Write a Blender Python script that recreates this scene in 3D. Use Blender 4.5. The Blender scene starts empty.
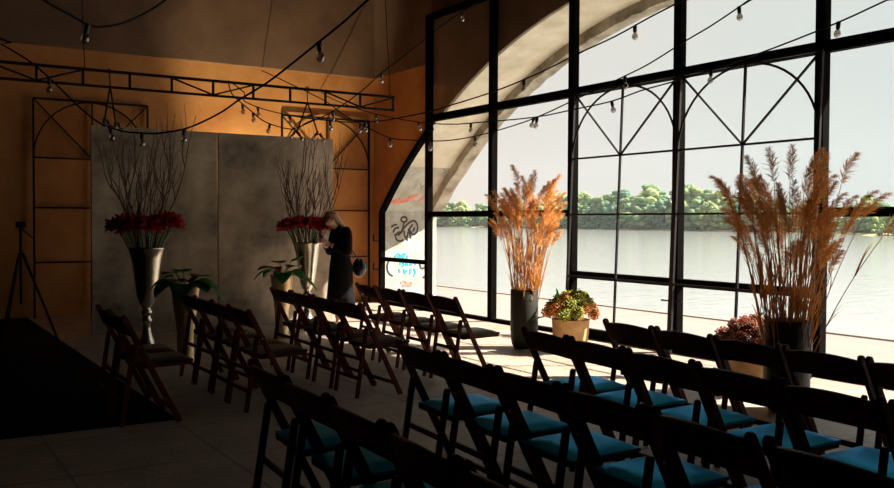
import bpy, bmesh, math, random
from mathutils import Vector, Matrix, Euler
R = math.radians
C = bpy.context.scene.collection
random.seed(7)

# ------------------------------------------------------------------ materials
def mat(name, col, rough=.6, metal=0, spec=.5, noise=None, bump=None, trans=None):
    m = bpy.data.materials.new(name); m.use_nodes = True
    nt = m.node_tree; b = nt.nodes['Principled BSDF']
    b.inputs['Base Color'].default_value = (*col, 1)
    b.inputs['Roughness'].default_value = rough
    b.inputs['Metallic'].default_value = metal
    b.inputs['Specular IOR Level'].default_value = spec
    tc = nt.nodes.new('ShaderNodeTexCoord')
    if noise:
        col2, scale = noise[0], noise[1]
        n = nt.nodes.new('ShaderNodeTexNoise'); n.inputs['Scale'].default_value = scale
        n.inputs['Detail'].default_value = 6; n.inputs['Roughness'].default_value = .62
        if len(noise) > 2:
            mp = nt.nodes.new('ShaderNodeMapping'); mp.inputs['Scale'].default_value = noise[2]
            nt.links.new(tc.outputs['Object'], mp.inputs['Vector']); nt.links.new(mp.outputs[0], n.inputs['Vector'])
        else:
            nt.links.new(tc.outputs['Object'], n.inputs['Vector'])
        cr = nt.nodes.new('ShaderNodeValToRGB')
        cr.color_ramp.elements[0].position = .35; cr.color_ramp.elements[1].position = .68
        cr.color_ramp.elements[0].color = (*col, 1); cr.color_ramp.elements[1].color = (*col2, 1)
        nt.links.new(n.outputs['Fac'], cr.inputs[0]); nt.links.new(cr.outputs[0], b.inputs['Base Color'])
    if bump:
        n2 = nt.nodes.new('ShaderNodeTexNoise'); n2.inputs['Scale'].default_value = bump[0]; n2.inputs['Detail'].default_value = 5
        nt.links.new(tc.outputs['Object'], n2.inputs['Vector'])
        bp = nt.nodes.new('ShaderNodeBump'); bp.inputs['Strength'].default_value = bump[1]; bp.inputs['Distance'].default_value = .02
        nt.links.new(n2.outputs['Fac'], bp.inputs['Height']); nt.links.new(bp.outputs[0], b.inputs['Normal'])
    if trans:
        tr = nt.nodes.new('ShaderNodeBsdfTranslucent'); tr.inputs['Color'].default_value = (*trans, 1)
        mx = nt.nodes.new('ShaderNodeMixShader'); mx.inputs[0].default_value = .45
        out = nt.nodes['Material Output']
        nt.links.new(b.outputs[0], mx.inputs[1]); nt.links.new(tr.outputs[0], mx.inputs[2]); nt.links.new(mx.outputs[0], out.inputs[0])
    return m

M = {}
M['wood'] = mat('mahogany', (.085, .014, .005), .5, spec=.2, noise=((.16, .030, .010), 6, (1, 1, .25)))
M['vinyl'] = mat('blue_vinyl', (.0, .44, .72), .36, metal=.7, spec=.5, noise=((.01, .56, .84), 5), bump=(14, .2))
M['vinyl'].node_tree.nodes['Principled BSDF'].inputs['Specular Tint'].default_value = (.05, .50, .9, 1)
M['vinyl'].node_tree.nodes['Principled BSDF'].inputs['IOR'].default_value = 1.6
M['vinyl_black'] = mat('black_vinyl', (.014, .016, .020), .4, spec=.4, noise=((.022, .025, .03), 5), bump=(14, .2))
M['iron'] = mat('black_iron', (.010, .008, .008), .6, spec=.2)
M['frame'] = mat('dark_frame_paint', (.002, .0015, .0012), .9, spec=.03, noise=((.004, .0025, .002), 8))
M['truss'] = mat('truss_paint', (.008, .006, .005), .7, spec=.15)
M['silver'] = mat('silver', (.62, .56, .46), .27, metal=1)
M['brass'] = mat('brass_screw', (.7, .5, .25), .3, metal=1)
M['pot_gold'] = mat('champagne_pot', (.60, .42, .22), .38, metal=.6, noise=((.75, .55, .30), 9))
M['bark'] = mat('bark', (.10, .05, .025), .8, noise=((.18, .09, .05), 30))
M['red'] = mat('red_petal', (.27, .004, .006), .5, trans=(.36, .006, .006))
M['green'] = mat('leaf_green', (.03, .14, .03), .35, noise=((.06, .22, .04), 12), trans=(.08, .3, .04))
M['stem'] = mat('green_stem', (.08, .16, .05), .5)
M['straw'] = mat('dry_straw', (.50, .24, .07), .6, noise=((.68, .36, .12), 10), trans=(.6, .28, .07))
M['plume'] = mat('reed_plume', (.46, .20, .06), .8, noise=((.78, .44, .16), 14), trans=(.80, .40, .12))
M['vase'] = mat('dark_vase', (.018, .018, .014), .5, spec=.25, noise=((.03, .028, .022), 4))
M['terracotta'] = mat('ochre_pot', (.42, .22, .07), .6, noise=((.66, .43, .20), 7), bump=(9, .4))
M['hyd_y'] = mat('lime_floret', (.34, .36, .03), .6, noise=((.60, .56, .13), 25), trans=(.5, .5, .08))
M['hyd_o'] = mat('orange_floret', (.88, .36, .09), .6, noise=((.95, .66, .30), 25), trans=(.9, .45, .12))
M['hyd_r'] = mat('russet_floret', (.36, .10, .055), .6, noise=((.58, .26, .15), 25), trans=(.45, .14, .06))
M['socket'] = mat('black_rubber', (.012, .012, .012), .5)
M['skin'] = mat('skin', (.55, .30, .20), .5)
M['dress'] = mat('black_cloth', (.005, .0045, .006), .95, spec=.1, noise=((.009, .008, .009), 30))
M['hair'] = mat('blond_hair', (.22, .12, .05), .45, noise=((.42, .26, .12), 14, (8, 8, 1)))
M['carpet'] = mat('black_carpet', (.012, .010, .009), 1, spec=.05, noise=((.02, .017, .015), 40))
M['core'] = mat('dark_green_core', (.03, .05, .015), .8)
M['leather'] = mat('black_leather', (.012, .012, .013), .3)
M['phone'] = mat('phone_black', (.01, .01, .012), .2)
M['white_cuff'] = mat('pale_cuff', (.6, .56, .5), .7)
M['panel'] = mat('grey_backdrop', (.10, .072, .052), .8, noise=((.50, .40, .28), 1.1), bump=(5, .12))
M['bare'] = mat('pale_concrete', (.60, .54, .40), .85, noise=((.82, .77, .62), 2.2), bump=(6, .5))
M['rib'] = mat('rough_concrete_rib', (.16, .13, .09), .9, noise=((.50, .46, .36), 3), bump=(10, .8))
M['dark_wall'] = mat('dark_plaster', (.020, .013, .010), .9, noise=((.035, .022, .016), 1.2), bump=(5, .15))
M['ceiling'] = mat('dark_ceiling', (.015, .011, .009), .9)  # even near-black, chosen to keep indirect light in the hall low
M['upper'] = mat('brown_concrete_band', (.13, .068, .036), .85, noise=((.20, .105, .058), 1.3), bump=(6, .25))
M['trunk'] = mat('tree_trunk', (.16, .12, .09), .9)
M['cable'] = mat('black_cable', (.006, .006, .006), .85, spec=.1)
M['paint_black'] = mat('graffiti_black', (.02, .025, .03), .6)
M['paint_cyan'] = mat('graffiti_cyan', (.02, .35, .55), .5)
M['paint_grey'] = mat('graffiti_grey', (.12, .14, .16), .6)
M['paint_red'] = mat('graffiti_red', (.62, .14, .10), .7, noise=((.75, .40, .32), 9))
M['jamb'] = mat('whitewashed_jamb', (.36, .33, .25), .8, noise=((.55, .56, .50), 4.5), bump=(8, .3))
M['leafA'] = mat('foliage_light', (.26, .36, .14), .8, noise=((.42, .50, .24), .35), trans=(.42, .52, .22))
M['leafB'] = mat('foliage_mid', (.16, .30, .15), .8, noise=((.30, .42, .20), .35), trans=(.26, .42, .18))
M['leafC'] = mat('foliage_blue', (.10, .24, .16), .8, noise=((.20, .34, .20), .35), trans=(.16, .34, .18))
M['bank'] = mat('sandy_bank', (.30, .30, .12), .9, noise=((.55, .48, .28), .05))

def plaster():
    m = bpy.data.materials.new('orange_plaster'); m.use_nodes = True; nt = m.node_tree; b = nt.nodes['Principled BSDF']
    b.inputs['Roughness'].default_value = .85; b.inputs['Specular IOR Level'].default_value = .2
    tc = nt.nodes.new('ShaderNodeTexCoord'); n = nt.nodes.new('ShaderNodeTexNoise')
    n.inputs['Scale'].default_value = 1.1; n.inputs['Detail'].default_value = 8; n.inputs['Roughness'].default_value = .65
    nt.links.new(tc.outputs['Object'], n.inputs['Vector'])
    cr = nt.nodes.new('ShaderNodeValToRGB'); e = cr.color_ramp.elements
    e[0].position = .3; e[0].color = (.40, .14, .042, 1); e[1].position = .7; e[1].color = (.62, .29, .095, 1)
    nt.links.new(n.outputs['Fac'], cr.inputs[0]); nt.links.new(cr.outputs[0], b.inputs['Base Color'])
    n2 = nt.nodes.new('ShaderNodeTexNoise'); n2.inputs['Scale'].default_value = 5; n2.inputs['Detail'].default_value = 6
    nt.links.new(tc.outputs['Object'], n2.inputs['Vector'])
    bp = nt.nodes.new('ShaderNodeBump'); bp.inputs['Strength'].default_value = .25; bp.inputs['Distance'].default_value = .02
    nt.links.new(n2.outputs['Fac'], bp.inputs['Height']); nt.links.new(bp.outputs[0], b.inputs['Normal'])
    return m
M['plaster'] = plaster()

def slabs(name, c1, c2, grout, size, rough, bumps):
    m = bpy.data.materials.new(name); m.use_nodes = True; nt = m.node_tree; b = nt.nodes['Principled BSDF']
    b.inputs['Roughness'].default_value = rough; b.inputs['Specular IOR Level'].default_value = 1.0
    tc = nt.nodes.new('ShaderNodeTexCoord')
    br = nt.nodes.new('ShaderNodeTexBrick'); br.offset = .0
    br.inputs['Scale'].default_value = 1; br.inputs['Brick Width'].default_value = size; br.inputs['Row Height'].default_value = size
    br.inputs['Mortar Size'].default_value = .012; br.inputs['Mortar Smooth'].default_value = .3
    br.inputs['Color1'].default_value = (*c1, 1); br.inputs['Color2'].default_value = (*[x * .93 for x in c1], 1); br.inputs['Mortar'].default_value = (*grout, 1)
    nt.links.new(tc.outputs['Object'], br.inputs['Vector'])
    n = nt.nodes.new('ShaderNodeTexNoise'); n.inputs['Scale'].default_value = 1.7; n.inputs['Detail'].default_value = 9; n.inputs['Roughness'].default_value = .7
    nt.links.new(tc.outputs['Object'], n.inputs['Vector'])
    cr = nt.nodes.new('ShaderNodeValToRGB'); e = cr.color_ramp.elements
    e[0].position = .35; e[0].color = (*[a / max(b_, .001) for a, b_ in zip(c2, c1)], 1); e[1].position = .62; e[1].color = (1, 1, 1, 1)
    nt.links.new(n.outputs['Fac'], cr.inputs[0])
    mx = nt.nodes.new('ShaderNodeMix'); mx.data_type = 'RGBA'; mx.blend_type = 'MULTIPLY'; mx.inputs[0].default_value = 1
    nt.links.new(br.outputs['Color'], mx.inputs[6]); nt.links.new(cr.outputs[0], mx.inputs[7]); nt.links.new(mx.outputs[2], b.inputs['Base Color'])
    n2 = nt.nodes.new('ShaderNodeTexNoise'); n2.inputs['Scale'].default_value = 22; n2.inputs['Detail'].default_value = 6; n2.inputs['Roughness'].default_value = .75
    nt.links.new(tc.outputs['Object'], n2.inputs['Vector'])
    bp = nt.nodes.new('ShaderNodeBump'); bp.inputs['Strength'].default_value = bumps; bp.inputs['Distance'].default_value = .03
    nt.links.new(n2.outputs['Fac'], bp.inputs['Height'])
    bp2 = nt.nodes.new('ShaderNodeBump'); bp2.inputs['Strength'].default_value = .5; bp2.inputs['Distance'].default_value = .01; bp2.invert = True
    nt.links.new(br.outputs['Fac'], bp2.inputs['Height']); nt.links.new(bp.outputs[0], bp2.inputs['Normal'])
    nt.links.new(bp2.outputs[0], b.inputs['Normal'])
    return m
M['floor'] = slabs('hall_floor_slabs', (.52, .385, .285), (.33, .235, .17), (.30, .22, .165), .92, .5, .9)
M['terrace'] = slabs('terrace_slabs', (.28, .245, .215), (.25, .22, .19), (.13, .11, .095), 1.5, .34, .12)

def water():
    m = bpy.data.materials.new('lake_water'); m.use_nodes = True; nt = m.node_tree; b = nt.nodes['Principled BSDF']
    b.inputs['Base Color'].default_value = (.25, .26, .255, 1); b.inputs['Roughness'].default_value = .10; b.inputs['IOR'].default_value = 1.33
    tc = nt.nodes.new('ShaderNodeTexCoord')
    mp = nt.nodes.new('ShaderNodeMapping'); mp.inputs['Rotation'].default_value = (0, 0, R(-30)); mp.inputs['Scale'].default_value = (.5, 1.6, 1)
    n = nt.nodes.new('ShaderNodeTexNoise'); n.inputs['Scale'].default_value = 1.2; n.inputs['Detail'].default_value = 5
    nt.links.new(tc.outputs['Object'], mp.inputs['Vector']); nt.links.new(mp.outputs[0], n.inputs['Vector'])
    bp = nt.nodes.new('ShaderNodeBump'); bp.inputs['Strength'].default_value = .15; bp.inputs['Distance'].default_value = .25
    nt.links.new(n.outputs['Fac'], bp.inputs['Height']); nt.links.new(bp.outputs[0], b.inputs['Normal'])
    return m
M['water'] = water()

def glass(name, tint, gloss=.06):
    m = bpy.data.materials.new(name); m.use_nodes = True; nt = m.node_tree
    nt.nodes.remove(nt.nodes['Principled BSDF']); out = nt.nodes['Material Output']
    t = nt.nodes.new('ShaderNodeBsdfTransparent'); t.inputs[0].default_value = (*tint, 1)
    g = nt.nodes.new('ShaderNodeBsdfGlossy'); g.inputs['Roughness'].default_value = .03
    lw = nt.nodes.new('ShaderNodeLayerWeight'); lw.inputs[0].default_value = .15
    ma = nt.nodes.new('ShaderNodeMath'); ma.operation = 'MULTIPLY_ADD'; ma.inputs[1].default_value = .12 if gloss < .1 else .35; ma.inputs[2].default_value = gloss
    nt.links.new(lw.outputs['Fresnel'], ma.inputs[0])
    mx = nt.nodes.new('ShaderNodeMixShader'); nt.links.new(ma.outputs[0], mx.inputs[0])
    nt.links.new(t.outputs[0], mx.inputs[1]); nt.links.new(g.outputs[0], mx.inputs[2]); nt.links.new(mx.outputs[0], out.inputs[0])
    return m
M['pane'] = glass('window_pane', (.99, .995, .995), .004)
M['bulb'] = glass('bulb_glass', (.66, .60, .54), .32)

# ------------------------------------------------------------------ mesh builder
class MB:
    def __init__(s): s.v = []; s.f = []
    def add(s, vs, fs):
        o = len(s.v); s.v += [tuple(v) for v in vs]; s.f += [tuple(i + o for i in f) for f in fs]; return s
    def box(s, c, d, rot=None):
        x, y, z = d[0] / 2, d[1] / 2, d[2] / 2
        vs = [Vector(p) for p in ((-x,-y,-z),(x,-y,-z),(x,y,-z),(-x,y,-z),(-x,-y,z),(x,-y,z),(x,y,z),(-x,y,z))]
        if rot: q = Euler(rot).to_matrix(); vs = [q @ v for v in vs]
        return s.add([v + Vector(c) for v in vs], [(3,2,1,0),(4,5,6,7),(0,1,5,4),(1,2,6,5),(2,3,7,6),(3,0,4,7)])
    def beam(s, p, q, w, d, ref=(0, 1, 0)):
        p, q = Vector(p), Vector(q); a = (q - p).normalized(); r = Vector(ref)
        u = r - a * r.dot(a)
        if u.length < 1e-4: u = Vector((1, 0, 0)) - a * a.x
        u.normalize(); n = a.cross(u)
        vs = [c + u * (i * w / 2) + n * (j * d / 2) for c in (p, q) for i, j in ((-1,-1),(1,-1),(1,1),(-1,1))]
        return s.add(vs, [(3,2,1,0),(4,5,6,7),(0,1,5,4),(1,2,6,5),(2,3,7,6),(3,0,4,7)])
    def tube(s, pts, rad, n=6, cap=True):
        pts = [Vector(p) for p in pts]; k = len(pts)
        if not hasattr(rad, '__len__'): rad = [rad] * k
        vs = []; prev = None
        for i, p in enumerate(pts):
            a = (pts[min(i + 1, k - 1)] - pts[max(i - 1, 0)])
            a = a.normalized() if a.length > 1e-9 else Vector((0, 0, 1))
            if prev is None: u = a.orthogonal().normalized()
            else:
                u = prev - a * prev.dot(a); u = u.normalized() if u.length > 1e-6 else a.orthogonal().normalized()
            prev = u; w = a.cross(u)
            for j in range(n):
                t = 2 * math.pi * j / n; vs.append(p + (u * math.cos(t) + w * math.sin(t)) * rad[i])
        fs = [(i*n + j, i*n + (j+1) % n, (i+1)*n + (j+1) % n, (i+1)*n + j) for i in range(k - 1) for j in range(n)]
        if cap: fs += [tuple(range(n))[::-1], tuple((k-1)*n + j for j in range(n))]
        return s.add(vs, fs)
    def lathe(s, prof, n=24, c=(0, 0, 0), cap=True):
        vs = [(c[0] + r * math.cos(2*math.pi*j/n), c[1] + r * math.sin(2*math.pi*j/n), c[2] + z) for r, z in prof for j in range(n)]
        k = len(prof)
        fs = [(i*n + j, i*n + (j+1) % n, (i+1)*n + (j+1) % n, (i+1)*n + j) for i in range(k - 1) for j in range(n)]
        if cap: fs += [tuple(range(n))[::-1], tuple((k-1)*n + j for j in range(n))]
        return s.add(vs, fs)
    def loft(s, rings):
        n = len(rings[0]); k = len(rings); vs = [v for r in rings for v in r]
        fs = [(i*n + j, i*n + (j+1) % n, (i+1)*n + (j+1) % n, (i+1)*n + j) for i in range(k - 1) for j in range(n)]
        fs += [tuple(range(n))[::-1], tuple((k-1)*n + j for j in range(n))]
        return s.add(vs, fs)
    def grid(s, P):                       # P[i][j] points, open sheet
        a, b = len(P), len(P[0]); vs = [p for r in P for p in r]
        return s.add(vs, [(i*b + j, i*b + j+1, (i+1)*b + j+1, (i+1)*b + j) for i in range(a-1) for j in range(b-1)])
    def ico(s, c, r, sub=1, sc=(1, 1, 1), jit=0, rng=random):
        vs, fs = ICO[sub]; c = Vector(c)
        return s.add([c + Vector((v[0]*sc[0], v[1]*sc[1], v[2]*sc[2])) * r * (1 + rng.uniform(-jit, jit)) for v in vs], fs)
    def build(s, name, m, parent=None, smooth=False, bevel=0, solid=0):
        me = bpy.data.meshes.new(name); me.from_pydata(s.v, [], s.f); me.update()
        me.materials.append(m)
        if smooth:
            for p in me.polygons: p.use_smooth = True
        o = bpy.data.objects.new(name, me); C.objects.link(o)
        if parent: o.parent = parent
        if solid:
            md = o.modifiers.new('thickness', 'SOLIDIFY'); md.thickness = solid; md.offset = 0
        if bevel:
            md = o.modifiers.new('bevel', 'BEVEL'); md.width = bevel; md.segments = 2; md.limit_method = 'ANGLE'
        return o
ICO = {}
for _s in (1, 2, 3):
    _b = bmesh.new(); bmesh.ops.create_icosphere(_b, subdivisions=_s, radius=1)
    ICO[_s] = ([tuple(v.co) for v in _b.verts], [tuple(v.index for v in f.verts) for f in _b.faces]); _b.free()

def tag(o, label=None, cat=None, group=None, kind=None):
    if label: o['label'] = label
    if cat: o['category'] = cat
    if group: o['group'] = group
    if kind: o['kind'] = kind
    return o
def thing(name, label, cat, loc=(0, 0, 0), rz=0, group=None, rot=None):
    o = bpy.data.objects.new(name, None); C.objects.link(o); o.empty_display_size = .1
    o.location = loc; o.rotation_euler = rot if rot else (0, 0, rz)
    return tag(o, label, cat, group)
def struct(name, loc=(0, 0, 0)):
    o = bpy.data.objects.new(name, None); C.objects.link(o); o.location = loc; o['kind'] = 'structure'; return o
def kids(o): return KIDS.get(o.name, [])
KIDS = {}
def learn(o):
    for c in bpy.data.objects:
        if c.parent: KIDS.setdefault(c.parent.name, [])
    for c in bpy.data.objects:
        if c.parent == o:
            KIDS.setdefault(o.name, []).append(c); learn(c)
def dup(o, loc=None, rot=None, label=None, group=None, parent=None, scale=None):
    if o.name not in LEARNT: learn(o); LEARNT.add(o.name)
    c = o.copy(); C.objects.link(c); c.parent = parent if parent else None
    if loc is not None: c.location = loc
    if rot is not None: c.rotation_euler = rot
    if scale is not None: c.scale = scale
    if label: c['label'] = label
    if group: c['group'] = group
    for k in KIDS.get(o.name, []): _d(k, c)
    return c
def _d(o, parent):
    c = o.copy(); C.objects.link(c); c.parent = parent
    for k in KIDS.get(o.name, []): _d(k, c)
LEARNT = set()
CABLES = [
    ('lowest festoon cable sagging across the left of the hall with glinting bulbs',
     [(2.6, -2.9, 4.6), (2.6, 1, 3.75), (2.6, 3.4, 3.1), (2.6, 4.71, 2.93), (2.6, 5.02, 2.89), (2.6, 5.35, 2.82), (2.6, 5.76, 2.75), (2.6, 6.24, 2.67), (2.6, 6.77, 2.59), (2.6, 7.41, 2.53), (2.6, 7.8, 2.48), (2.6, 8.35, 2.44), (2.6, 9.04, 2.42), (2.36, 9.13, 2.37), (2.22, 9.18, 2.37), (2.07, 9.24, 2.38), (1.94, 9.29, 2.42), (1.83, 9.33, 2.47), (1.68, 9.39, 2.6), (1.52, 9.44, 2.77), (1.38, 9.5, 2.92), (1.23, 9.55, 3.05), (1.0, 9.64, 3.2), (0.75, 9.73, 3.34), (-2.98, 11.4, 4.6)],
     [(2.6, 5.76, 2.75), (2.6, 9.04, 2.42), (2.22, 9.18, 2.37), (1.94, 9.29, 2.42), (1.41, 9.48, 2.88)]),
    ('dim festoon cable entering at top left corner with one lit-looking bulb high on the left',
     [(-2.9, -1, 4.6), (0.2, 5.0, 3.2), (0.77, 6.28, 3.02), (0.94, 6.49, 2.96), (1.12, 6.71, 2.94), (1.31, 6.93, 2.92), (1.45, 7.1, 2.96), (1.65, 7.34, 3.06), (1.93, 7.67, 3.26), (2.24, 8.05, 3.53), (3.2, 9.2, 4.4), (4.2, 10.6, 6.0)],
     [(1.29, 6.91, 2.92)]),
    ('festoon cable crossing the arch soffit and running down to the truss',
     [(7.7, 2.0, 4.8), (6.65, 5.26, 3.85), (6.56, 5.63, 3.74), (6.48, 5.96, 3.63), (6.38, 6.34, 3.51), (6.29, 6.73, 3.38), (6.19, 7.16, 3.27), (6.1, 7.53, 3.16), (6.01, 7.87, 3.07), (5.89, 8.35, 2.97), (5.72, 9.05, 2.87), (5.67, 9.26, 2.84), (5.56, 9.72, 2.81), (5.45, 10.18, 2.79), (5.31, 10.76, 2.82), (5.21, 11.17, 2.87), (5.05, 11.83, 2.97), (4.9, 12.41, 3.09), (4.8, 12.84, 3.2), (4.71, 13.22, 3.34), (4.3, 12.03, 3.28), (4.05, 11.97, 3.42)],
     [(6.34, 6.5, 3.45), (6.01, 7.87, 3.07), (5.38, 10.46, 2.8), (5.21, 11.17, 2.87), (4.99, 12.06, 3.02), (4.8, 12.84, 3.2)]),
    ('festoon cable strung just under the upper transom of the glass wall',
     [(7.55, 2.0, 4.2), (7.29, 4.17, 3.47), (7.27, 4.44, 3.41), (7.25, 4.88, 3.3), (7.21, 5.54, 3.17), (7.18, 6.26, 3.06), (7.15, 6.79, 3.0), (7.13, 7.22, 2.96), (7.1, 7.64, 2.89), (7.07, 8.25, 2.86), (7.03, 8.99, 2.83), (6.97, 10.23, 2.87), (6.94, 10.82, 2.9), (6.89, 11.63, 3.0), (6.83, 12.89, 3.24), (6.77, 13.92, 3.51), (6.73, 14.65, 3.75), (6.72, 14.83, 3.85)],
     [(7.25, 4.88, 3.3), (7.18, 6.26, 3.06), (7.1, 7.64, 2.89), (7.03, 8.99, 2.83), (6.96, 10.32, 2.87), (6.89, 11.63, 3.0), (6.83, 12.89, 3.24)]),
    ('festoon cable with the deepest sag in front of the glass wall',
     [(7.6, 2.6, 4.9), (6.95, 5.38, 3.67), (6.92, 5.59, 3.6), (6.9, 5.69, 3.55), (6.86, 6.0, 3.42), (6.82, 6.28, 3.32), (6.75, 6.7, 3.15), (6.71, 7.02, 3.06), (6.61, 7.65, 2.89), (6.52, 8.28, 2.73), (6.44, 8.81, 2.64), (6.36, 9.34, 2.58), (6.29, 9.82, 2.56), (6.23, 10.24, 2.58), (6.17, 10.65, 2.62), (6.1, 11.1, 2.68), (6.01, 11.72, 2.9), (5.92, 12.32, 3.14), (5.85, 12.84, 3.4), (5.6, 14.8, 4.1)],
     [(6.9, 5.69, 3.55), (6.71, 7.02, 3.05), (6.52, 8.28, 2.73), (6.36, 9.34, 2.58), (6.23, 10.24, 2.58), (6.1, 11.1, 2.68), (6.0, 11.82, 2.93)]),
    ('short steep festoon cable dropping from the wall corner to the truss pendant',
     [(7.7, 9.3, 5.2), (7.28, 9.64, 4.86), (7.06, 9.79, 4.67), (6.85, 9.93, 4.48), (6.64, 10.06, 4.33), (6.39, 10.23, 4.12), (6.21, 10.35, 3.94), (5.94, 10.52, 3.69), (5.73, 10.66, 3.5), (5.49, 10.82, 3.24), (5.18, 11.02, 2.98), (4.95, 11.17, 2.85), (4.76, 11.29, 2.75), (4.85, 11.6, 2.78), (5.02, 11.92, 2.8)],
     [(6.64, 10.06, 4.33), (5.73, 10.66, 3.5), (5.18, 11.02, 2.98)]),
    ('short festoon loop hanging from the truss to the lit pendant',
     [(4.05, 11.97, 3.4), (4.1, 11.96, 3.24), (4.24, 11.96, 3.12), (4.4, 11.95, 3.0), (4.52, 11.94, 2.91), (4.67, 11.93, 2.85), (4.86, 11.92, 2.81), (5.02, 11.93, 2.8)],
     [(4.25, 11.96, 3.11), (4.4, 11.95, 3.0), (4.64, 11.93, 2.86)]),
]

# ------------------------------------------------------------------ the setting
WX = 7.75                 # plane of the glazing
WI = 7.82                 # inner face of the arched wall
WO = 8.95                 # outer face of the arched wall
YB = 14.85                # back wall
AC, AZ, AR = 7.68, -4.72, 9.30   # arch circle: centre y, centre z, radius
AFLAT = 7.68
def arch_z(y, r=AR):
    if y > AC: d = y - AC
    elif y < AFLAT: d = AFLAT - y
    else: d = 0
    return AZ + math.sqrt(max(r * r - d * d, 0))
JL, JR = 14.43, AFLAT - (14.43 - AC)
def s(mb, name, m, **k):
    o = mb.build(name, m, **k); o['kind'] = 'structure'; return o

s(MB().box((2.41, 5.6, -.1), (10.82, 18.6, .2)), 'floor', M['floor'])
s(MB().box((9.41, 12, -.11), (3.18, 60, .2)), 'ground', M['terrace'])
s(MB().box((2.9, 5.6, 6.1), (12.2, 18.9, .2)), 'ceiling', M['ceiling'])
s(MB().box((2.41, YB + .15, 3), (10.82, .3, 6)), 'wall_back', M['plaster'])
s(MB().box((2.41, YB - .02, 5.08), (10.80, .06, 1.86)), 'trim_1', M['upper'], bevel=.01)
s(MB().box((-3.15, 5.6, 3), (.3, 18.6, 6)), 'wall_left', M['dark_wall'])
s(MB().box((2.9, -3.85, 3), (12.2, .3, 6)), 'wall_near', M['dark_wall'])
# arched wall on the river side
N = 40
curve = [(JL, arch_z(JL))] + [(AC + (JL - AC) * (1 - (i / N)), 0) for i in range(1, N + 1)]
curve = [(y, arch_z(y)) for y, _ in curve]
for i in range(1, N + 1):
    y = AFLAT + (JR - AFLAT) * i / N; curve.append((y, arch_z(y)))
cs = curve                                   # from the left jamb (far) to the right jamb (near)
bm = bmesh.new()
def col(x): return [bm.verts.new((x, y, z)) for y, z in cs], [bm.verts.new((x, y, 6)) for y, z in cs]
fb, ft = col(WI); bb, bt = col(WO); n = len(cs)
def rect(ya, yb):
    q = [[bm.verts.new((x, y, z)) for y, z in ((ya, 0), (yb, 0), (yb, 6), (ya, 6))] for x in (WI, WO)]
    bm.faces.new(q[0]); bm.faces.new(q[1][::-1])
    for i in range(4): bm.faces.new((q[0][(i+1) % 4], q[0][i], q[1][i], q[1][(i+1) % 4]))
for i in range(n - 1):
    bm.faces.new((fb[i], fb[i+1], ft[i+1], ft[i])); bm.faces.new((bb[i+1], bb[i], bt[i], bt[i+1]))
    f = bm.faces.new((fb[i+1], fb[i], bb[i], bb[i+1])); f.material_index = 2 if i < 5 else 1
    bm.faces.new((ft[i], ft[i+1], bt[i+1], bt[i]))
rect(JL, YB); rect(-3.7, JR)
for y in (JL, JR):                            # faces of the two jambs
    z = arch_z(y); d = -.001 if y == JL else .001
    f = bm.faces.new([bm.verts.new(p) for p in ((WI, y+d, 0), (WO, y+d, 0), (WO, y+d, z), (WI, y+d, z))]); f.material_index = 2 if y == JL else 1
bmesh.ops.recalc_face_normals(bm, faces=bm.faces)
me = bpy.data.meshes.new('wall_right'); bm.to_mesh(me); bm.free()
for k in ('plaster', 'bare', 'jamb'): me.materials.append(M[k])
wr = bpy.data.objects.new('wall_right', me); C.objects.link(wr); wr['kind'] = 'structure'
# raw brown concrete above the paint line: upper band, and the whole spandrel behind the glazing
def spandrel():
    mb = MB(); t = .012; pts = []
    ysamp = [-3.7] + sorted([y for y, z in curve if y < 12.74]) + [12.74]
    for a, b in zip(ysamp[:-1], ysamp[1:]):
        za = arch_z(a) if a >= JR else 0; zb = arch_z(b) if a >= JR else 0
        x0, x1 = WI - t, WI + .05
        mb.add([(x0,a,za),(x0,b,zb),(x0,b,6),(x0,a,6),(x1,a,za),(x1,b,zb),(x1,b,6),(x1,a,6)],
               [(0,1,2,3),(7,6,5,4),(0,4,5,1),(2,6,7,3)] + ([(0,3,7,4)] if a < -3.6 else []) )
    mb.box((WI - t/2 + .02, (12.74 + YB) / 2, 5.07), (.06, YB - 12.74, 1.84))
    return mb
s(spandrel(), 'trim_2', M['upper'])
# rough down-stand rib along the outer edge of the arch
def rib():
    mb = MB(); rng = random.Random(3)
    cs = [c for c in curve if -2.7 < c[0]]
    rings = []
    for i, (y, z) in enumerate(cs):
        cy = min(max(y, AFLAT), AC); d = Vector((y - cy, z - AZ)).normalized()
        dr = .15 + rng.uniform(-.015, .015)
        q = Vector((y, z)) - d * dr; a = Vector((y, z)) + d * .05
        x0 = WO - .22; x1 = WO + .03
        rings.append([(x0, a.x, a.y), (x0 + rng.uniform(-.01, .01), q.x, q.y), (x1 - .06, q.x, q.y - .01), (x1, q.x, q.y + .02), (x1, a.x, a.y)])
    return mb.loft(rings)
s(rib(), 'trim_3', M['rib'])
# low step at the outer face and coping at the terrace edge
s(MB().box((11.0, 12, -.14), (.12, 60, .30)), 'trim_4', M['terrace'])

# ---- glazing, one window per bay
def bar_y(mb, y0, y1, z, h=.10, d=.10, x=WX): mb.box((x, (y0+y1)/2, z), (d, abs(y1-y0), h))
def bar_z(mb, y, z0, z1, w=.10, d=.10, x=WX): mb.box((x, y, (z0+z1)/2), (d, w, z1-z0))
bays = [12.74, 10.90, 9.07, 7.22, 5.38, 3.54, 1.70, JR]
Wn = 1
w0 = struct('window_1', (WX, 13.6, 0))
def L(mb, o):     # shift world coordinates into the parent's frame
    p = o.location; mb.v = [(a - p[0], b - p[1], c - p[2]) for a, b, c in mb.v]; return mb
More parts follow.
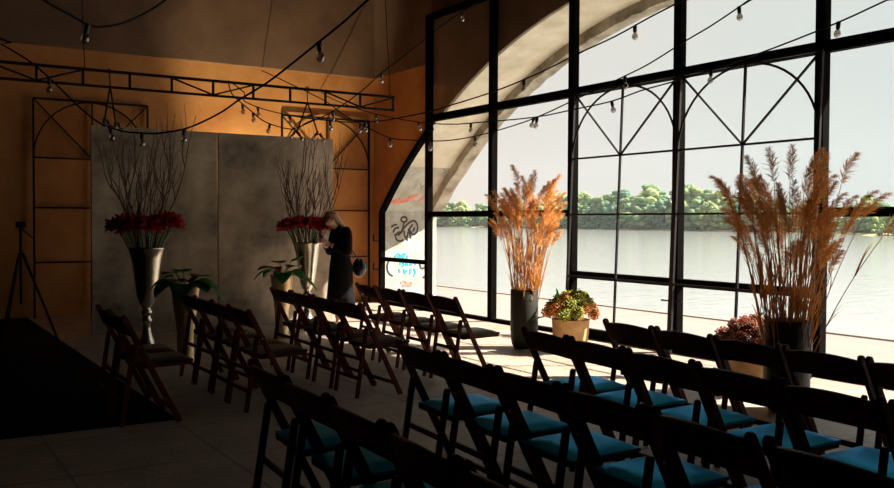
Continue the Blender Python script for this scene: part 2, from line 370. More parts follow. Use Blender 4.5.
# arched corner light
def corner_frame():
    mb = MB(); y1 = JL - .01
    pts = [(y1, 0)] + [(y1, 1.66)]
    k = 22
    for i in range(1, k + 1):
        y = y1 + (12.70 - y1) * i / k; pts.append((y, arch_z(y) - .02))
    ins = []
    for i, (y, z) in enumerate(pts):
        if i < 2: ins.append((y - .075, z))
        else:
            d = Vector((y - AC, z - AZ)).normalized(); ins.append((y - d.x*.075, z - d.y*.075))
    rings = [[(WX-.05, a[0], a[1]), (WX+.05, a[0], a[1]), (WX+.05, b[0], b[1]), (WX-.05, b[0], b[1])] for a, b in zip(pts, ins)]
    mb.loft(rings)
    bar_y(mb, JL-.05, 12.76, .81, .07); bar_y(mb, JL-.05, 12.76, .03, .06)
    return mb, ins
cf, ins = corner_frame()
L(cf, w0).build('window_frame', M['frame'], w0)
pg = MB(); top = [(y, z) for y, z in ins[1:]]
vs = [(WX, y, z) for y, z in top] + [(WX, y, .86) for y, z in top]; kk = len(top)
pg.add(vs, [(i, i+1, kk+i+1, kk+i) for i in range(kk-1)])
L(pg, w0).build('window_pane', M['pane'], w0, solid=.006)
L(MB().box((WX, (JL-.08+12.78)/2, .42), (.006, JL-.08-12.78, .72)), w0).build('window_pane', M['pane'], w0)
hb = MB()
for z in (1.14, .62): hb.tube([(WX-.05, JL-.02, z), (WX-.16, JL-.02, z), (WX-.16, JL+.0, z+.02)], .012, 6); hb.box((WX-.16, JL-.02, z+.06), (.02, .03, .12))
L(hb, w0).build('window_handle', M['iron'], w0)
bz = {1: (1.62,), 2: (1.62,), 3: (.81,), 4: (.81,), 5: (1.61,), 6: (1.61,), 7: (1.61,), 8: (1.61,), 9: (1.61,)}
for k in range(1, 8):
    ya, yb = bays[k-1], bays[k]; w = struct('window_%d' % (k + 1), (WX, (ya+yb)/2, 0)); mb = MB()
    bar_z(mb, ya, 0, 4.93)
    if k == 7: bar_z(mb, yb + .05, 0, 1.6)
    sill = .12 if k in (3, 4) else .05
    bar_y(mb, ya-.05, yb+.05, sill/2, sill); bar_y(mb, ya-.05, yb+.05, 3.21, .11); bar_y(mb, ya-.05, yb+.05, 4.89, .08)
    for z in bz[k]: bar_y(mb, ya-.05, yb+.05, z, .09)
    L(mb, w).build('window_frame', M['frame'], w)
    if k == 4:
        L(MB().tube([(WX-.09, ya+.16, .60), (WX-.09, ya-.16, .60)], .010, 6), w).build('window_latch', M['iron'], w)
    levels = [sill] + [z for z in bz[k]] + [3.21, 4.89]
    for a, b in zip(levels[:-1], levels[1:]):
        L(MB().box((WX, (ya+yb)/2, (a+b)/2), (.006, abs(ya-yb)-.08, b-a-.06)), w).build('window_pane', M['pane'], w)
# hooks on the post between bays three and four
# ---- arched iron trellises
def trellis(name, label, H, loc, rot, scale=(1,1,1)):
    t = thing(name, label, 'trellis', loc, rot=rot, group=None); t.scale = scale
    w = .90; r = .014; rise = .845; hub = H - rise - .01
    f = MB()
    for x in (-w, w): f.beam((x, 0, 0), (x, 0, H), .03, .03)
    f.beam((-w, 0, H), (w, 0, H), .03, .03); f.build('trellis_frame', M['iron'], t)
    a = MB(); a.tube([(w*math.cos(q), 0, hub + rise*math.sin(q)) for q in [math.pi*i/28 for i in range(29)]], .013, 6); a.build('arch_hoop', M['iron'], t, smooth=True)
    MB().beam((0, 0, .02), (0, 0, H), .024, .024).build('centre_rod', M['iron'], t)
    for sx in (-1, 1): MB().beam((0, .0, hub), (sx*w, .0, H), .020, .020).build('brace', M['iron'], t)
    for z in (hub, 1.6 if H < 3.2 else 1.62, .80): MB().beam((-w, .0, z), (w, .0, z), .022, .022).build('crossbar', M['iron'], t)
    return t
t1 = trellis('arched_trellis', 'black iron arched trellis leaning on the glass wall above the yellow hydrangea pot', 3.18, (7.56, 8.07, 0), (R(2.2), 0, R(90)))
t2 = dup(t1, (7.56, 6.24, 0), (R(2.2), 0, R(90)), 'black iron arched trellis leaning on the glass wall left of the larger reed vase')
t3 = dup(t1, (2.82, 14.77, 0), (R(-.4), 0, 0), 'dim black iron arched trellis against the left part of the back wall', scale=(.94, 1, 1.05))
t4 = dup(t1, (6.83, 14.77, 0), (R(-.4), 0, 0), 'black iron arched trellis against the orange wall behind the standing woman', scale=(.955, 1, 1.055))

# ---- backdrop boards
for x0, x1, lab in ((2.31, 3.97, 'grey mottled backdrop board, the left one behind the dark urn'), (3.985, 5.74, 'grey mottled backdrop board, the right one behind the woman and lit urn')):
    o = MB().box((0, 0, 1.36), (x1-x0, .05, 2.72)).build('backdrop_board', M['panel'], bevel=.006)
    o.location = ((x0+x1)/2, 12.22, 0); tag(o, lab, 'backdrop')

# ---- truss
t = thing('metal_truss', 'long black metal lattice truss spanning above the backdrop boards', 'truss', (0, 12.0, 3.2))
MB().beam((-3, 0, .20), (6.67, 0, .20), .04, .035).build('top_chord', M['truss'], t)
MB().beam((-3, 0, 0), (6.67, 0, 0), .04, .03).build('bottom_chord', M['truss'], t)
vx = [6.65, 6.09, 5.52, 4.97, 4.42, 3.85, 3.29, 2.75, 2.18, 1.64, 1.1, .55, 0, -.55, -1.1, -1.65, -2.2, -2.75]
for x in vx: MB().beam((x, 0, 0), (x, 0, .2), .03, .028).build('upright', M['truss'], t)
for i in range(0, len(vx) - 1):
    if i % 4 == 0: MB().beam((vx[i], 0, .19), (vx[i+1], 0, .01), .022, .022).build('diagonal', M['truss'], t)
    if i % 4 == 1: MB().beam((vx[i], 0, .01), (vx[i+1], 0, .19), .022, .022).build('diagonal', M['truss'], t)
for x in (6.6, 2.2): MB().tube([(x, 0, .2), (x-.05, .2, 2.8)], .006, 5).build('hanger_wire', M['cable'], t)
# ---- pendants on the truss
def bulb_parts(parent, p, down=(0, 0, -1), r=.028, sc=1.0):
    d = Vector(down).normalized(); p = Vector(p); q = d.to_track_quat('Z', 'Y').to_matrix()
    sk = MB().lathe([(.018*sc, -.01*sc), (.020*sc, 0), (.019*sc, .05*sc), (.014*sc, .06*sc)], 10)
    sk.v = [tuple(q @ Vector(v) + p) for v in sk.v]; so = sk.build('bulb_socket', M['socket'], parent, smooth=True)
    b = MB().lathe([(.012*sc, .055*sc), (.016*sc, .065*sc), (.027*sc, .082*sc), (.031*sc, .10*sc), (.027*sc, .118*sc), (.015*sc, .130*sc), (.002, .134*sc)], 12)
    b.v = [tuple(q @ Vector(v) + p) for v in b.v]; b.build('light_bulb', M['bulb'], so, smooth=True)
def pendant(x, rz, label):
    t = thing('truss_pendant', label, 'pendant lamp', (x, 12.0, 3.17), rz)
    MB().tube([(.0 + .035*math.cos(a), -.03, .225 + .035*math.sin(a)) for a in [2*math.pi*i/12 for i in range(13)]], .007, 5).build('hook', M['iron'], t)
    MB().tube([(0, -.03, .2), (0, -.04, .03)], .008, 5).build('link', M['iron'], t)
    for sx in (-1, 1):
        MB().beam((0, -.04, .04), (sx*.17, -.04, -.42), .018, .018).build('rod', M['iron'], t)
        bulb_parts(t, (sx*.17 + .02, -.06, -.41), (.5, -.3, -1)); bulb_parts(t, (sx*.17 - .03, -.05, -.40), (-.8, -.2, -1))
    return t
pendant(5.22, 0, 'v-shaped black rod pendant with small bulbs hanging near the lit end of the truss')
pendant(2.47, R(55), 'v-shaped black rod pendant with small bulbs hanging from the dark part of the truss')
# ---- festoon cables
def smooth_pts(p, k=3):
    p = [Vector(q) for q in p]; out = []
    for i in range(len(p) - 1):
        a, b, c, d = p[max(i-1, 0)], p[i], p[i+1], p[min(i+2, len(p)-1)]
        for j in range(k):
            u = j / k
            out.append(.5 * ((2*b) + (c-a)*u + (2*a-5*b+4*c-d)*u*u + (3*b-a-3*c+d)*u**3))
    return out + [p[-1]]
for ci, (lab, pts, bs) in enumerate(CABLES):
    t = thing('string_light', lab, 'string lights', pts[0]); o = Vector(pts[0])
    MB().tube([q - o for q in smooth_pts(pts)], .009 if ci < 2 else .008, 6).build('cable', M['cable'], t, smooth=True)
    rng = random.Random(ci)
    for b in bs:
        b = Vector(b) - o; bulb_parts(t, b + Vector((0, 0, -.005)), (rng.uniform(-.25, .25), rng.uniform(-.25, .25), -1), sc=1.0)

# ---- graffiti on the left jamb (paint, a few millimetres thick)
def paint(name, label, strokes, m, r=.012, closed=False):
    mb = MB(); yj = JL - .003
    for st in strokes: 
        pts = smooth_pts([(WI + u * 1.13, yj, z) for u, z in st], 3); mb.tube(pts, r, 6)
    def face(z): return JL - .003 if z < 1.7 else AC + math.sqrt(AR*AR - (z - AZ)**2) - .003
    mb.v = [(x, face(z) + (y - yj) * .25, z) for x, y, z in mb.v]
    o = mb.build(name, m); tag(o, label, 'graffiti'); return o
def G(px, py):  # drawing grid of the jamb: 0..1 across, metres up
    return ((px) / 54.0, 2.0 - py * .0187)
def ell(cx, cy, rx, ry, a0, a1, n=10): return [G(cx + rx*math.cos(R(a0+(a1-a0)*i/n)), cy + ry*math.sin(R(a0+(a1-a0)*i/n))) for i in range(n+1)]
# grid origin = left edge of the jamb, y counted down from 2.0 m
paint('graffiti_tag', 'black swirling spray tag in the middle of the whitewashed jamb', [
    ell(20, 25, 3, 2.6, 0, 360), [G(20,28), G(18,36), G(14,41)], ell(16, 42, 4.5, 4.5, 300, 40),
    [G(17,38), G(23,30), G(30,26), G(34,31), G(33,38), G(29,40), G(27,37)], [G(9,38), G(11,34), G(15,33)],
    [G(23,44), G(25,36), G(27,44)], [G(25,34), G(28,39)], [G(29,30), G(24,36)], [G(10,40), G(13,40), G(14,38)], [G(7,33), G(9,31), G(13,30)], [G(20,36), G(21,42), G(24,46)], [G(31,33), G(29,37)]], M['paint_black'], .019)
paint('graffiti_tag', 'thin black curl sprayed on the lower jamb around cyan letters', [ell(10, 72, 7, 9, 100, 250), [G(36,68), G(38,74), G(42,73), G(43,67)], [G(43,70), G(43,80), G(40,84)]], M['paint_black'], .02)
paint('graffiti_tag', 'cyan graffiti letters on the lower jamb', [
    [G(11,62), G(14,59), G(17,61), G(20,59), G(22,60)], [G(13,64), G(17,62), G(21,62)], [G(16,70), G(18,66), G(20,70), G(18,72)], [G(22,71), G(23,66), G(24,71)], [G(26,71), G(28,66), G(28,71)], [G(15,74), G(16,78)], [G(20,74), G(21,79), G(23,75)], [G(27,74), G(26,80)], [G(12,66), G(16,65), G(22,66)], [G(14,61), G(15,65)], [G(19,60), G(20,65)], [G(24,61), G(23,64)], [G(30,66), G(32,70), G(34,66)], [G(30,74), G(32,78), G(30,82)]], M['paint_cyan'], .021)
paint('graffiti_tag', 'red smeared paint band high on the jamb', [[G(2,8), G(8,6), G(14,6)], [G(6,9), G(12,8), G(20,3), G(26,1)], [G(30,8), G(33,2), G(36,0)], [G(14,8), G(24,4)]], M['paint_red'], .034)
paint('graffiti_tag', 'pink blot sprayed at the bottom of the jamb above the chairs', [[G(17,88), G(20,86), G(24,88), G(28,87), G(27,91), G(23,90), G(19,91)]], M['paint_red'], .03)
paint('graffiti_tag', 'small dark scribble at the top of the jamb', [[G(24,-14), G(27,-10), G(25,-7), G(29,-9), G(31,-13)], [G(22,-10), G(26,-5)], [G(36,-24), G(40,-22), G(38,-20)]], M['paint_grey'], .007)

# ---- lake, bank and trees
lake = MB().add([(11.06, -60, -1.2), (420, -60, -1.2), (420, 560, -1.2), (11.06, 560, -1.2)], [(0, 1, 2, 3)])
s(lake, 'lake', M['water'])
def dirpt(px, fwd, off=0):
    a = R(32.5); l = (px - 447) / 890 * fwd
    return Vector((fwd*math.sin(a) + l*math.cos(a), fwd*math.cos(a) - l*math.sin(a)))
shore = [(150, 520), (300, 480), (440, 430), (520, 370), (600, 325), (700, 280), (790, 235), (870, 200), (960, 180), (1150, 160), (1500, 150)]
def bank():
    mb = MB(); a = [dirpt(*q) for q in shore]; b = [dirpt(q[0], q[1] + 10) for q in shore]; c = [dirpt(q[0], q[1] + 160) for q in shore]
    n = len(a); vs = [(p.x, p.y, -1.35) for p in a] + [(p.x, p.y, -.5) for p in b] + [(p.x, p.y, .6) for p in c]
    return mb.add(vs, [(i, i+1, n+i+1, n+i) for i in range(n-1)] + [(n+i, n+i+1, 2*n+i+1, 2*n+i) for i in range(n-1)])
s(bank(), 'ground_far', M['bank'])
def tree(seed, leaf, name='broadleaf_tree'):
    rng = random.Random(seed)
    t = thing(name, 'leafy tree in the green belt on the far shore of the lake', 'tree', group='trees on the far shore')
    mb = MB()
    for i in range(70):
        a = rng.uniform(0, 2*math.pi); z = rng.uniform(.12, 1); w = .42 * math.sin(math.pi * min(1, (z*.88 + .12))) ** .6 * (1.0)
        r = w * math.sqrt(rng.random()); k = rng.uniform(.06, .13)
        mb.ico((r*math.cos(a), r*math.sin(a), z - .06), k, 1, (1, 1, .8), .25, rng)
    mb.build('crown', leaf, t); MB().tube([(0, 0, -.05), (.01, 0, .25), (0, .01, .6)], [.03, .022, .01], 6).build('trunk', M['trunk'], t)
    return t
protos = [tree(1, M['leafA']), tree(2, M['leafB']), tree(3, M['leafA']), tree(4, M['leafC']), tree(5, M['leafB'])]
def shore_f(px):
    for (a, fa), (b, fb) in zip(shore[:-1], shore[1:]):
        if a <= px <= b: return fa + (fb-fa) * (px-a)/(b-a)
    return shore[-1][1]
rng = random.Random(11); spots = []
px = 400.0
while px < 960:
    f = shore_f(px)
    hpx = 24 + 9*math.sin((px-560)/70.) if px < 780 else 19
    if px > 780: hpx = 20 + 4*math.sin(px/17.)
    for row in range(2):
        ff = f + 6 + row*11 + rng.uniform(-2, 4)
        hh = (hpx * rng.uniform(.72, 1.1) + 8 + row*2) * ff / 890
        if row == 0: hh *= .78
        spots.append((px + rng.uniform(-4, 4), ff, hh))
    px += rng.uniform(9, 13)
spots.append((868, shore_f(868) + 30, 43*210/890.)); spots.append((650, shore_f(650)+20, 46*320/890.))
for i, (px, f, h) in enumerate(spots):
    p = dirpt(px, f); k = i if i < 5 else rng.randrange(5); o = protos[k] if i < 5 else dup(protos[k])
    o.location = (p.x, p.y, -1.0); o.scale = (h*rng.uniform(.95, 1.3),) * 2 + (h,); o.rotation_euler = (0, 0, rng.uniform(0, 6.28))

# ------------------------------------------------------------------ chairs
def make_chair(vinyl='vinyl'):
    t = thing('folding_chair', 'x', 'chair'); W = .235
    for sy in (-1, 1):
        # long leg: rounded top of the back post down to the front foot
        p, q = Vector((0, sy*W, .795)), Vector((.40, sy*W, 0)); d = (q - p).normalized()
        mb = MB().beam(p, q, .024, .042)
        mb.tube([p + Vector((-.0, -.012, 0)), p + Vector((0, .012, 0))], .021, 12)
        mb.build('front_leg', M['wood'], t, bevel=.004)
        mb = MB().beam((-.01, sy*(W-.030), 0), (.075, sy*(W-.030), .58), .022, .034)
        mb.tube([(.075, sy*(W-.030)-.011, .58), (.075, sy*(W-.030)+.011, .58)], .017, 12)
        rl = mb.build('rear_leg', M['wood'], t, bevel=.003)
        MB().tube([(.105, sy*(W+.010), .575), (.105, sy*(W+.018), .575)], .007, 8).build('pivot_screw', M['brass'], rl)
    # curved top slat
    mb = MB(); rows = []
    for z, bow in ((.660, 1.0), (.70, 1.0), (.745, 1.1), (.772, 1.2), (.780, 1.3)):
        rows.append([(.058 - (z-.655)*.48 - .035*(1-(y/W)**2), y, z + bow*.016*(1-(y/W)**2)) for y in [-W + 2*W*i/12 for i in range(13)]])
    g = mb.grid(rows); g.build('backrest', M['wood'], t, smooth=True, solid=.020)
    # seat frame and cushion
    mb = MB(); x0, x1, w = .11, .50, W-.045
    for sy in (-1, 1): mb.beam((x0, sy*w, .425), (x1, sy*w, .435), .022, .034)
    mb.beam((x0+.01, -w, .425), (x0+.01, w, .425), .02, .034, ref=(1,0,0)); mb.beam((x1-.01, -w, .435), (x1-.01, w, .435), .022, .034, ref=(1,0,0))
    mb.build('seat_frame', M['wood'], t, bevel=.003)
    mb = MB(); P = []
    n = 10
    def prof(u): return (1 - abs(u)**6)
    top = [[(x0 + .0 + (x1-x0+.01)*(i/n), -(w+.012) + 2*(w+.012)*j/n, .447 + .010*(i/n) + .022*prof(2*i/n-1)*prof(2*j/n-1)) for j in range(n+1)] for i in range(n+1)]
    mb.grid(top)
    bot = [[(p[0], p[1], .440) for p in r] for r in top]
    mb.grid([r[::-1] for r in bot])
    for a, b in ((top[0], bot[0]), (bot[-1], top[-1])): mb.grid([a, b])
    mb.grid([[r[0] for r in bot], [r[0] for r in top]]); mb.grid([[r[-1] for r in top], [r[-1] for r in bot]])
    mb.build('seat_cushion', M[vinyl], t, smooth=True)
    for xx, z, ww in ((.0, .17, W-.03), (.352, .10, W), (.03, .33, W-.03)):
        MB().beam((xx, -ww, z), (xx, ww, z), .03, .016, ref=(0,0,1)).build('stretcher', M['wood'], t, bevel=.002)
    return t
chair = make_chair()
ordn = ['first', 'second', 'third', 'fourth', 'fifth', 'sixth']
rown = ['row nearest window', 'second row from window', 'third row from window', 'row farthest from window']
used = False
def place(x, y, rz, lab, grp):
    global used
    c = chair if not used else dup(chair); used = True
    c.location = (x, y, 0); c.rotation_euler = (0, 0, rz); c['label'] = lab; c['group'] = grp
right = [[4.73, 4.22, 3.71, 3.20, 2.69, 2.18], [4.64, 4.11, 3.57, 3.04, 2.51, 1.98], [4.49, 3.97, 3.44, 2.91, 2.38, 1.85], [4.24, 3.71, 3.18, 2.65, 2.12, 1.59]]
rx = [(4.30, 2.76, 4.35, 4.69), (3.42, 3.0, 3.56, 4.62), (2.43, 2.34, 2.53, 4.47), (1.42, 2.07, 1.55, 4.24)]
rng = random.Random(5)
for r in range(4):
    xa, ya, xb, yb = rx[r]
    for i in range(6):
        y = right[r][i] - .235; x = xa + (xb-xa)*(y-ya)/(yb-ya)
        if (r, i) in ((3, 5),): continue
        place(x, y, R(-3.5 + rng.uniform(-1.5, 1.5)), 'dark folding chair with blue seat, near block, %s, %s from aisle' % (rown[r], ordn[i]), 'chairs in the near block')
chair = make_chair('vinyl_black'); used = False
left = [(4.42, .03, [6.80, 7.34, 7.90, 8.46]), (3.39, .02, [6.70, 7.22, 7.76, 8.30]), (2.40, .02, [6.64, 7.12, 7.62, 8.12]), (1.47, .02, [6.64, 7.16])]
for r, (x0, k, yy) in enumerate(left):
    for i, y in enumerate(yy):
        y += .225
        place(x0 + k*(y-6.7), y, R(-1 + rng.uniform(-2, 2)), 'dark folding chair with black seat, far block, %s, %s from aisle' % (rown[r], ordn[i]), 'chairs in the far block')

# ------------------------------------------------------------------ reed vases
def vase(loc, label, rad=.165, h=.70):
    prof = [(rad*.62, 0), (rad*.74, .008), (rad*.88, .045), (rad*.96, .11), (rad, .22), (rad, h-.01), (rad-.006, h), (rad-.018, h), (rad-.02, h-.05), (rad-.03, .08), (.01, .06)]
    o = MB().lathe(prof, 36).build('floor_vase', M['vase'], smooth=True); o.location = loc; tag(o, label, 'vase'); return o
V1 = (6.46, 8.42, 0); V2 = (6.08, 4.50, 0)
vase(V1, 'tall dark cylindrical floor vase left of the yellow hydrangea pot')
vase(V2, 'large dark cylindrical floor vase behind the russet hydrangeas at right', .178, .73)
def reed(seed, H, bend):
    rng = random.Random(seed)
    t = thing('dried_reed', 'x', 'reed')
    P = lambda u: Vector((bend*u**2.2, .02*math.sin(u*5+seed), H*u*(1-.06*bend*u)))
    mb = MB().tube([P(i/10*.93) for i in range(11)], [.0045-.002*i/10 for i in range(11)], 5)
    for k in range(6):
        u = rng.uniform(.25, .72); a = rng.uniform(0, 6.28); L_ = rng.uniform(.25, .45); rows = []
        d = Vector((math.cos(a), math.sin(a), 0)); n = Vector((-d.y, d.x, 0))
        for i in range(6):
            v = i/5; c = P(u) + d*L_*.22*v**1.4 + Vector((0, 0, L_*(v*.9-.3*v*v))); w = .006*(1-v*.85)
            rows.append([c - n*w, c + n*w])
        mb.grid(rows)
    mb.build('stalk', M['straw'], t)
    mb = MB(); pl = .27 * rng.uniform(.85, 1.2)
    A = lambda v: P(.93 + .0) + Vector(((.07 + bend*.55)*v**1.6*pl/.36, 0, pl*(v-.18*v*v)))
    for i in range(260):
        v = rng.random(); c = A(v); ta = (A(v+.05) - A(max(v-.05, 0))).normalized()
        a = rng.uniform(0, 6.28); side = Vector((math.cos(a), math.sin(a), 0)); L_ = rng.uniform(.04, .125)*(1.2-v*.8)*(.5+min(1, v*4)*.5)
        d = (ta*rng.uniform(.6, 1.1) + side*rng.uniform(.35, 1.05) + Vector((.2, 0, 0))).normalized()
        n = d.cross(Vector((rng.uniform(-1,1), rng.uniform(-1,1), rng.uniform(-1,1)))).normalized()
        w = rng.uniform(.0013, .0030); m_ = c + d*L_*.55; e = c + d*L_ + Vector((.015, 0, -.012))
        mb.add([c, m_ - n*w, m_ + n*w, e], [(0, 1, 3, 2)])
    mb.build('plume', M['plume'], t)
    return t
reeds = [reed(i, h, b) for i, (h, b) in enumerate([(1.80, .03), (1.62, .07), (1.42, .10), (1.52, .16), (1.30, .20), (1.22, .08), (1.55, .08), (1.66, .14)])]
rfirst = set()
def bouquet(V, n, seed, lab, grp, rr, spread, hs, bias=0):
    rng = random.Random(seed)
    for i in range(n):
        k = i % 8; o = reeds[k]
        if k in rfirst: o = dup(reeds[k])
        rfirst.add(k)
        a = 2*math.pi*i*.618 + rng.uniform(-.2, .2); r = rr*math.sqrt(rng.random())
        o.location = (V[0] + r*math.cos(a), V[1] + r*math.sin(a), .09)
        q = Matrix.Rotation(a + rng.uniform(-.5, .5), 4, 'Z') @ Matrix.Rotation(R(spread*(r/rr)*rng.uniform(.3, 1.1)), 4, 'Y')
        q = Matrix.Rotation(R(bias), 4, (.54, .84, 0)) @ q
        o.rotation_euler = q.to_euler(); sc = hs*rng.uniform(.92, 1.08); o.scale = (sc, sc, sc); o['label'] = lab; o['group'] = grp
bouquet(V1, 74, 1, 'tall dried reed with feathery tan plume in the vase left of the yellow hydrangeas', 'reeds in the left vase', .10, 7, 1.0, 2.5)
bouquet(V2, 84, 2, 'tall dried reed with feathery tan plume in the large vase at right', 'reeds in the right vase', .115, 10.0, .98, .8)
o = dup(reeds[4], (V2[0]+.08, V2[1]-.08, .2), (R(0), R(17), R(-63)), 'long bent reed leaning far out to the right of the right vase', 'leaning reeds'); o.scale = (1.1,)*3
o = dup(reeds[3], (V2[0]+.08, V2[1]-.05, .2), (R(0), R(13), R(-52)), 'second bent reed leaning out to the right above the longest one', 'leaning reeds'); o.scale = (1.0,)*3

# ------------------------------------------------------------------ hydrangea pots
def leaf_mesh(mb, c, d, L_, w, droop=.3, n=7, up=Vector((0, 0, 1)), heart=False):
    c = Vector(c); d = Vector(d).normalized(); s_ = d.cross(up); s_ = s_.normalized() if s_.length > .01 else Vector((1, 0, 0)); nn = s_.cross(d)
    rows = []
    for i in range(n):
        v = i/(n-1); q = c + d*L_*v - Vector((0, 0, droop*L_*v*v))
        ww = w*(math.sin(math.pi*min(1, v*.93+.05))**.6) if not heart else w*(1.05*math.sin(math.pi*(v*.8+.18))**.7)
        if i == n-1: ww = .004
        rows.append([q - s_*ww + nn*ww*.18, q - s_*ww*.5 + nn*ww*.02, q, q + s_*ww*.5 + nn*ww*.02, q + s_*ww + nn*ww*.18])
    mb.grid(rows); return mb
def flower_head(seed, m, parent, c, r):
    rng = random.Random(seed); mb = MB()
    for i in range(95):
        z = 1 - 2*(i+.5)/95; a = i*2.39996; q = math.sqrt(1-z*z); p = Vector((q*math.cos(a), q*math.sin(a), z))
        p = p*r*rng.uniform(.72, 1.08); mb.ico(p, r*rng.uniform(.12, .19), 1, (1, 1, .75), .2, rng)
    mb.v = [tuple(Vector(v) + Vector(c)) for v in mb.v]
    h = mb.build('flower_head', m, parent); MB().ico(c, r*.70, 2).build('head_core', M['core'], h); return h
def hydrangea(loc, label, rp, hp, heads, seed):
    t = thing('potted_hydrangea', label, 'potted plant', loc); rng = random.Random(seed)
    prof = [(rp*.80, 0), (rp*.86, .02), (rp*.97, hp*.6), (rp, hp-.02), (rp*1.02, hp-.01), (rp*1.02, hp), (rp*.95, hp), (rp*.93, hp-.04), (.01, hp-.05)]
    MB().lathe(prof, 36).build('pot', M['terracotta'], t, smooth=True)
    for i, (x, y, z, r, m) in enumerate(heads): flower_head(seed*100+i, M[m], t, (x, y, hp+z), r)
    mb = MB()
    for i in range(12):
        a = rng.uniform(0, 6.28); mb.tube([(0, 0, hp-.06), (.10*math.cos(a), .10*math.sin(a), hp+.08)], .006, 5)
    mb.build('stems', M['stem'], t)
    return t
def dome(seed, n, rx_, ry_, h, mats, r0=.062):
    rng = random.Random(seed); out = []
    for i in range(n):
        u = (i+.5)/n; a = i*2.39996 + .3; rr = math.sqrt(u)
        out.append((rx_*rr*math.cos(a), ry_*rr*math.sin(a), .05 + h*(1-rr**2.2)*.9 + rng.uniform(-.01, .015), r0*rng.uniform(.85, 1.2), mats(a, rr, rng)))
    return out
cw = (math.cos(R(-32.5)), math.sin(R(-32.5)))
def ymats(a, rr, rng):
    # orange heads gather on the side towards the near block, lime ones elsewhere
    d = math.cos(a)*cw[0] + math.sin(a)*cw[1]
    return 'hyd_o' if (d*rr > .3 and rng.random() < .7) or rng.random() < .27 else 'hyd_y'
h1 = hydrangea((6.72, 7.88, 0), 'round ochre pot of lime and orange hydrangea heads on the sunny floor', .215, .385, dome(4, 26, .29, .29, .24, ymats, .074), 4)
for lv in (((-.10, .12, .60), (-.1, .05, 1), .15, .06, .1), ((-.24, .18, .40), (-.8, .5, -.1), .17, .05, .2), ((.12, -.12, .60), (.4, .1, .8), .1, .04, .2)):
    leaf_mesh(MB(), *lv).build('leaf', M['green'], h1, smooth=True, solid=.002)
h2 = hydrangea((6.45, 5.12, 0), 'round ochre pot of russet hydrangea heads beside the large reed vase', .215, .40, dome(6, 26, .31, .31, .20, lambda a, r, g: 'hyd_r'), 6)
for lv in (((-.02, -.04, .62), (.3, -.3, .9), .17, .07, .3), ((-.02, -.14, .60), (.8, -.6, .3), .17, .06, .3), ((.05, -.27, .38), (.2, -.5, -.6), .16, .07, .2)):
    leaf_mesh(MB(), *lv).build('leaf', M['green'], h2, smooth=True, solid=.002)

# ------------------------------------------------------------------ urns with branches and red flowers
def urn():
    prof = [(.15, 0), (.155, .03), (.14, .05), (.09, .12), (.05, .24), (.036, .34), (.058, .375), (.060, .39), (.036, .42), (.05, .45), (.062, .475), (.05, .50), (.04, .52),
            (.075, .56), (.105, .66), (.125, .80), (.145, .95), (.165, 1.08), (.188, 1.17), (.20, 1.185), (.20, 1.195), (.19, 1.195), (.165, 1.12), (.12, .9), (.02, .8)]
    return MB().lathe(prof, 40).build('trumpet_urn', M['silver'], smooth=True)
U1 = (5.04, 11.55, 0); U2 = (2.50, 10.15, 0)
u = urn(); u.location = U1; tag(u, 'tall silver trumpet urn with one bright side beside the standing woman', 'urn')
u2 = dup(u, U2, label='tall silver trumpet urn in the dark at left with a single gleam')
def branch(seed, H):
    rng = random.Random(seed); mb = MB()
    def grow(p, d, L_, r, depth):
        pts = [p]; k = 9; ph = rng.uniform(0, 6)
        for i in range(k):
            d = (d + Vector((math.sin(ph+i*1.1)*.22 + rng.uniform(-.17, .17), math.cos(ph*1.3+i*1.2)*.22 + rng.uniform(-.17, .17), .10))).normalized()
            pts.append(pts[-1] + d*L_/k)
        mb.tube(pts, [r*(1.25-.8*i/k) for i in range(k+1)], 5)
        if depth:
            for j in range(3 if depth == 2 else 2):
                i = rng.randrange(2, 7); a = rng.uniform(0, 6.28)
                grow(pts[i], (d*.0 + Vector((math.cos(a)*.55, math.sin(a)*.55, 1))).normalized(), L_*rng.uniform(.35, .6), r*.7, depth-1)
    grow(Vector((0, 0, 0)), Vector((.08, 0, 1)).normalized(), H*1.12, .011, 2)
    o = mb.build('curly_branch', M['bark'], smooth=True); tag(o, 'x', 'branch'); return o
brs = [branch(20+i, h) for i, h in enumerate((1.5, 1.3, 1.4, 1.15, 1.35))]
def amaryllis(seed):
    rng = random.Random(seed); t = thing('red_flower', 'x', 'flower')
    st = [(0, 0, 0), (.01, 0, .25), (.05, 0, .42), (.10, 0, .54)]
    MB().tube(smooth_pts(st), .010, 6).build('flower_stem', M['stem'], t, smooth=True)
    for k in range(3):
        mb = MB(); c = Vector((.10, 0, .54)); a = 2*math.pi*k/3 + rng.uniform(-.4, .4); ax = Vector((math.cos(a)*.7+.35, math.sin(a)*.8, .25)).normalized()
        u_ = ax.orthogonal().normalized(); w_ = ax.cross(u_)
        for j in range(6):
            b = 2*math.pi*j/6; d = u_*math.cos(b) + w_*math.sin(b); sd = ax.cross(d); rows = []
            for i in range(6):
                v = i/5; q = c + ax*(.11*v) + d*(.012 + .075*v**1.8); ww = .030*math.sin(math.pi*min(1, v*.85+.12))
                rows.append([q - sd*ww, q + ax*.004, q + sd*ww])
            mb.grid(rows)
        mb.build('bloom', M['red'], t, smooth=True)
    return t
fls = [amaryllis(i) for i in range(4)]
done_b = set(); done_f = set()
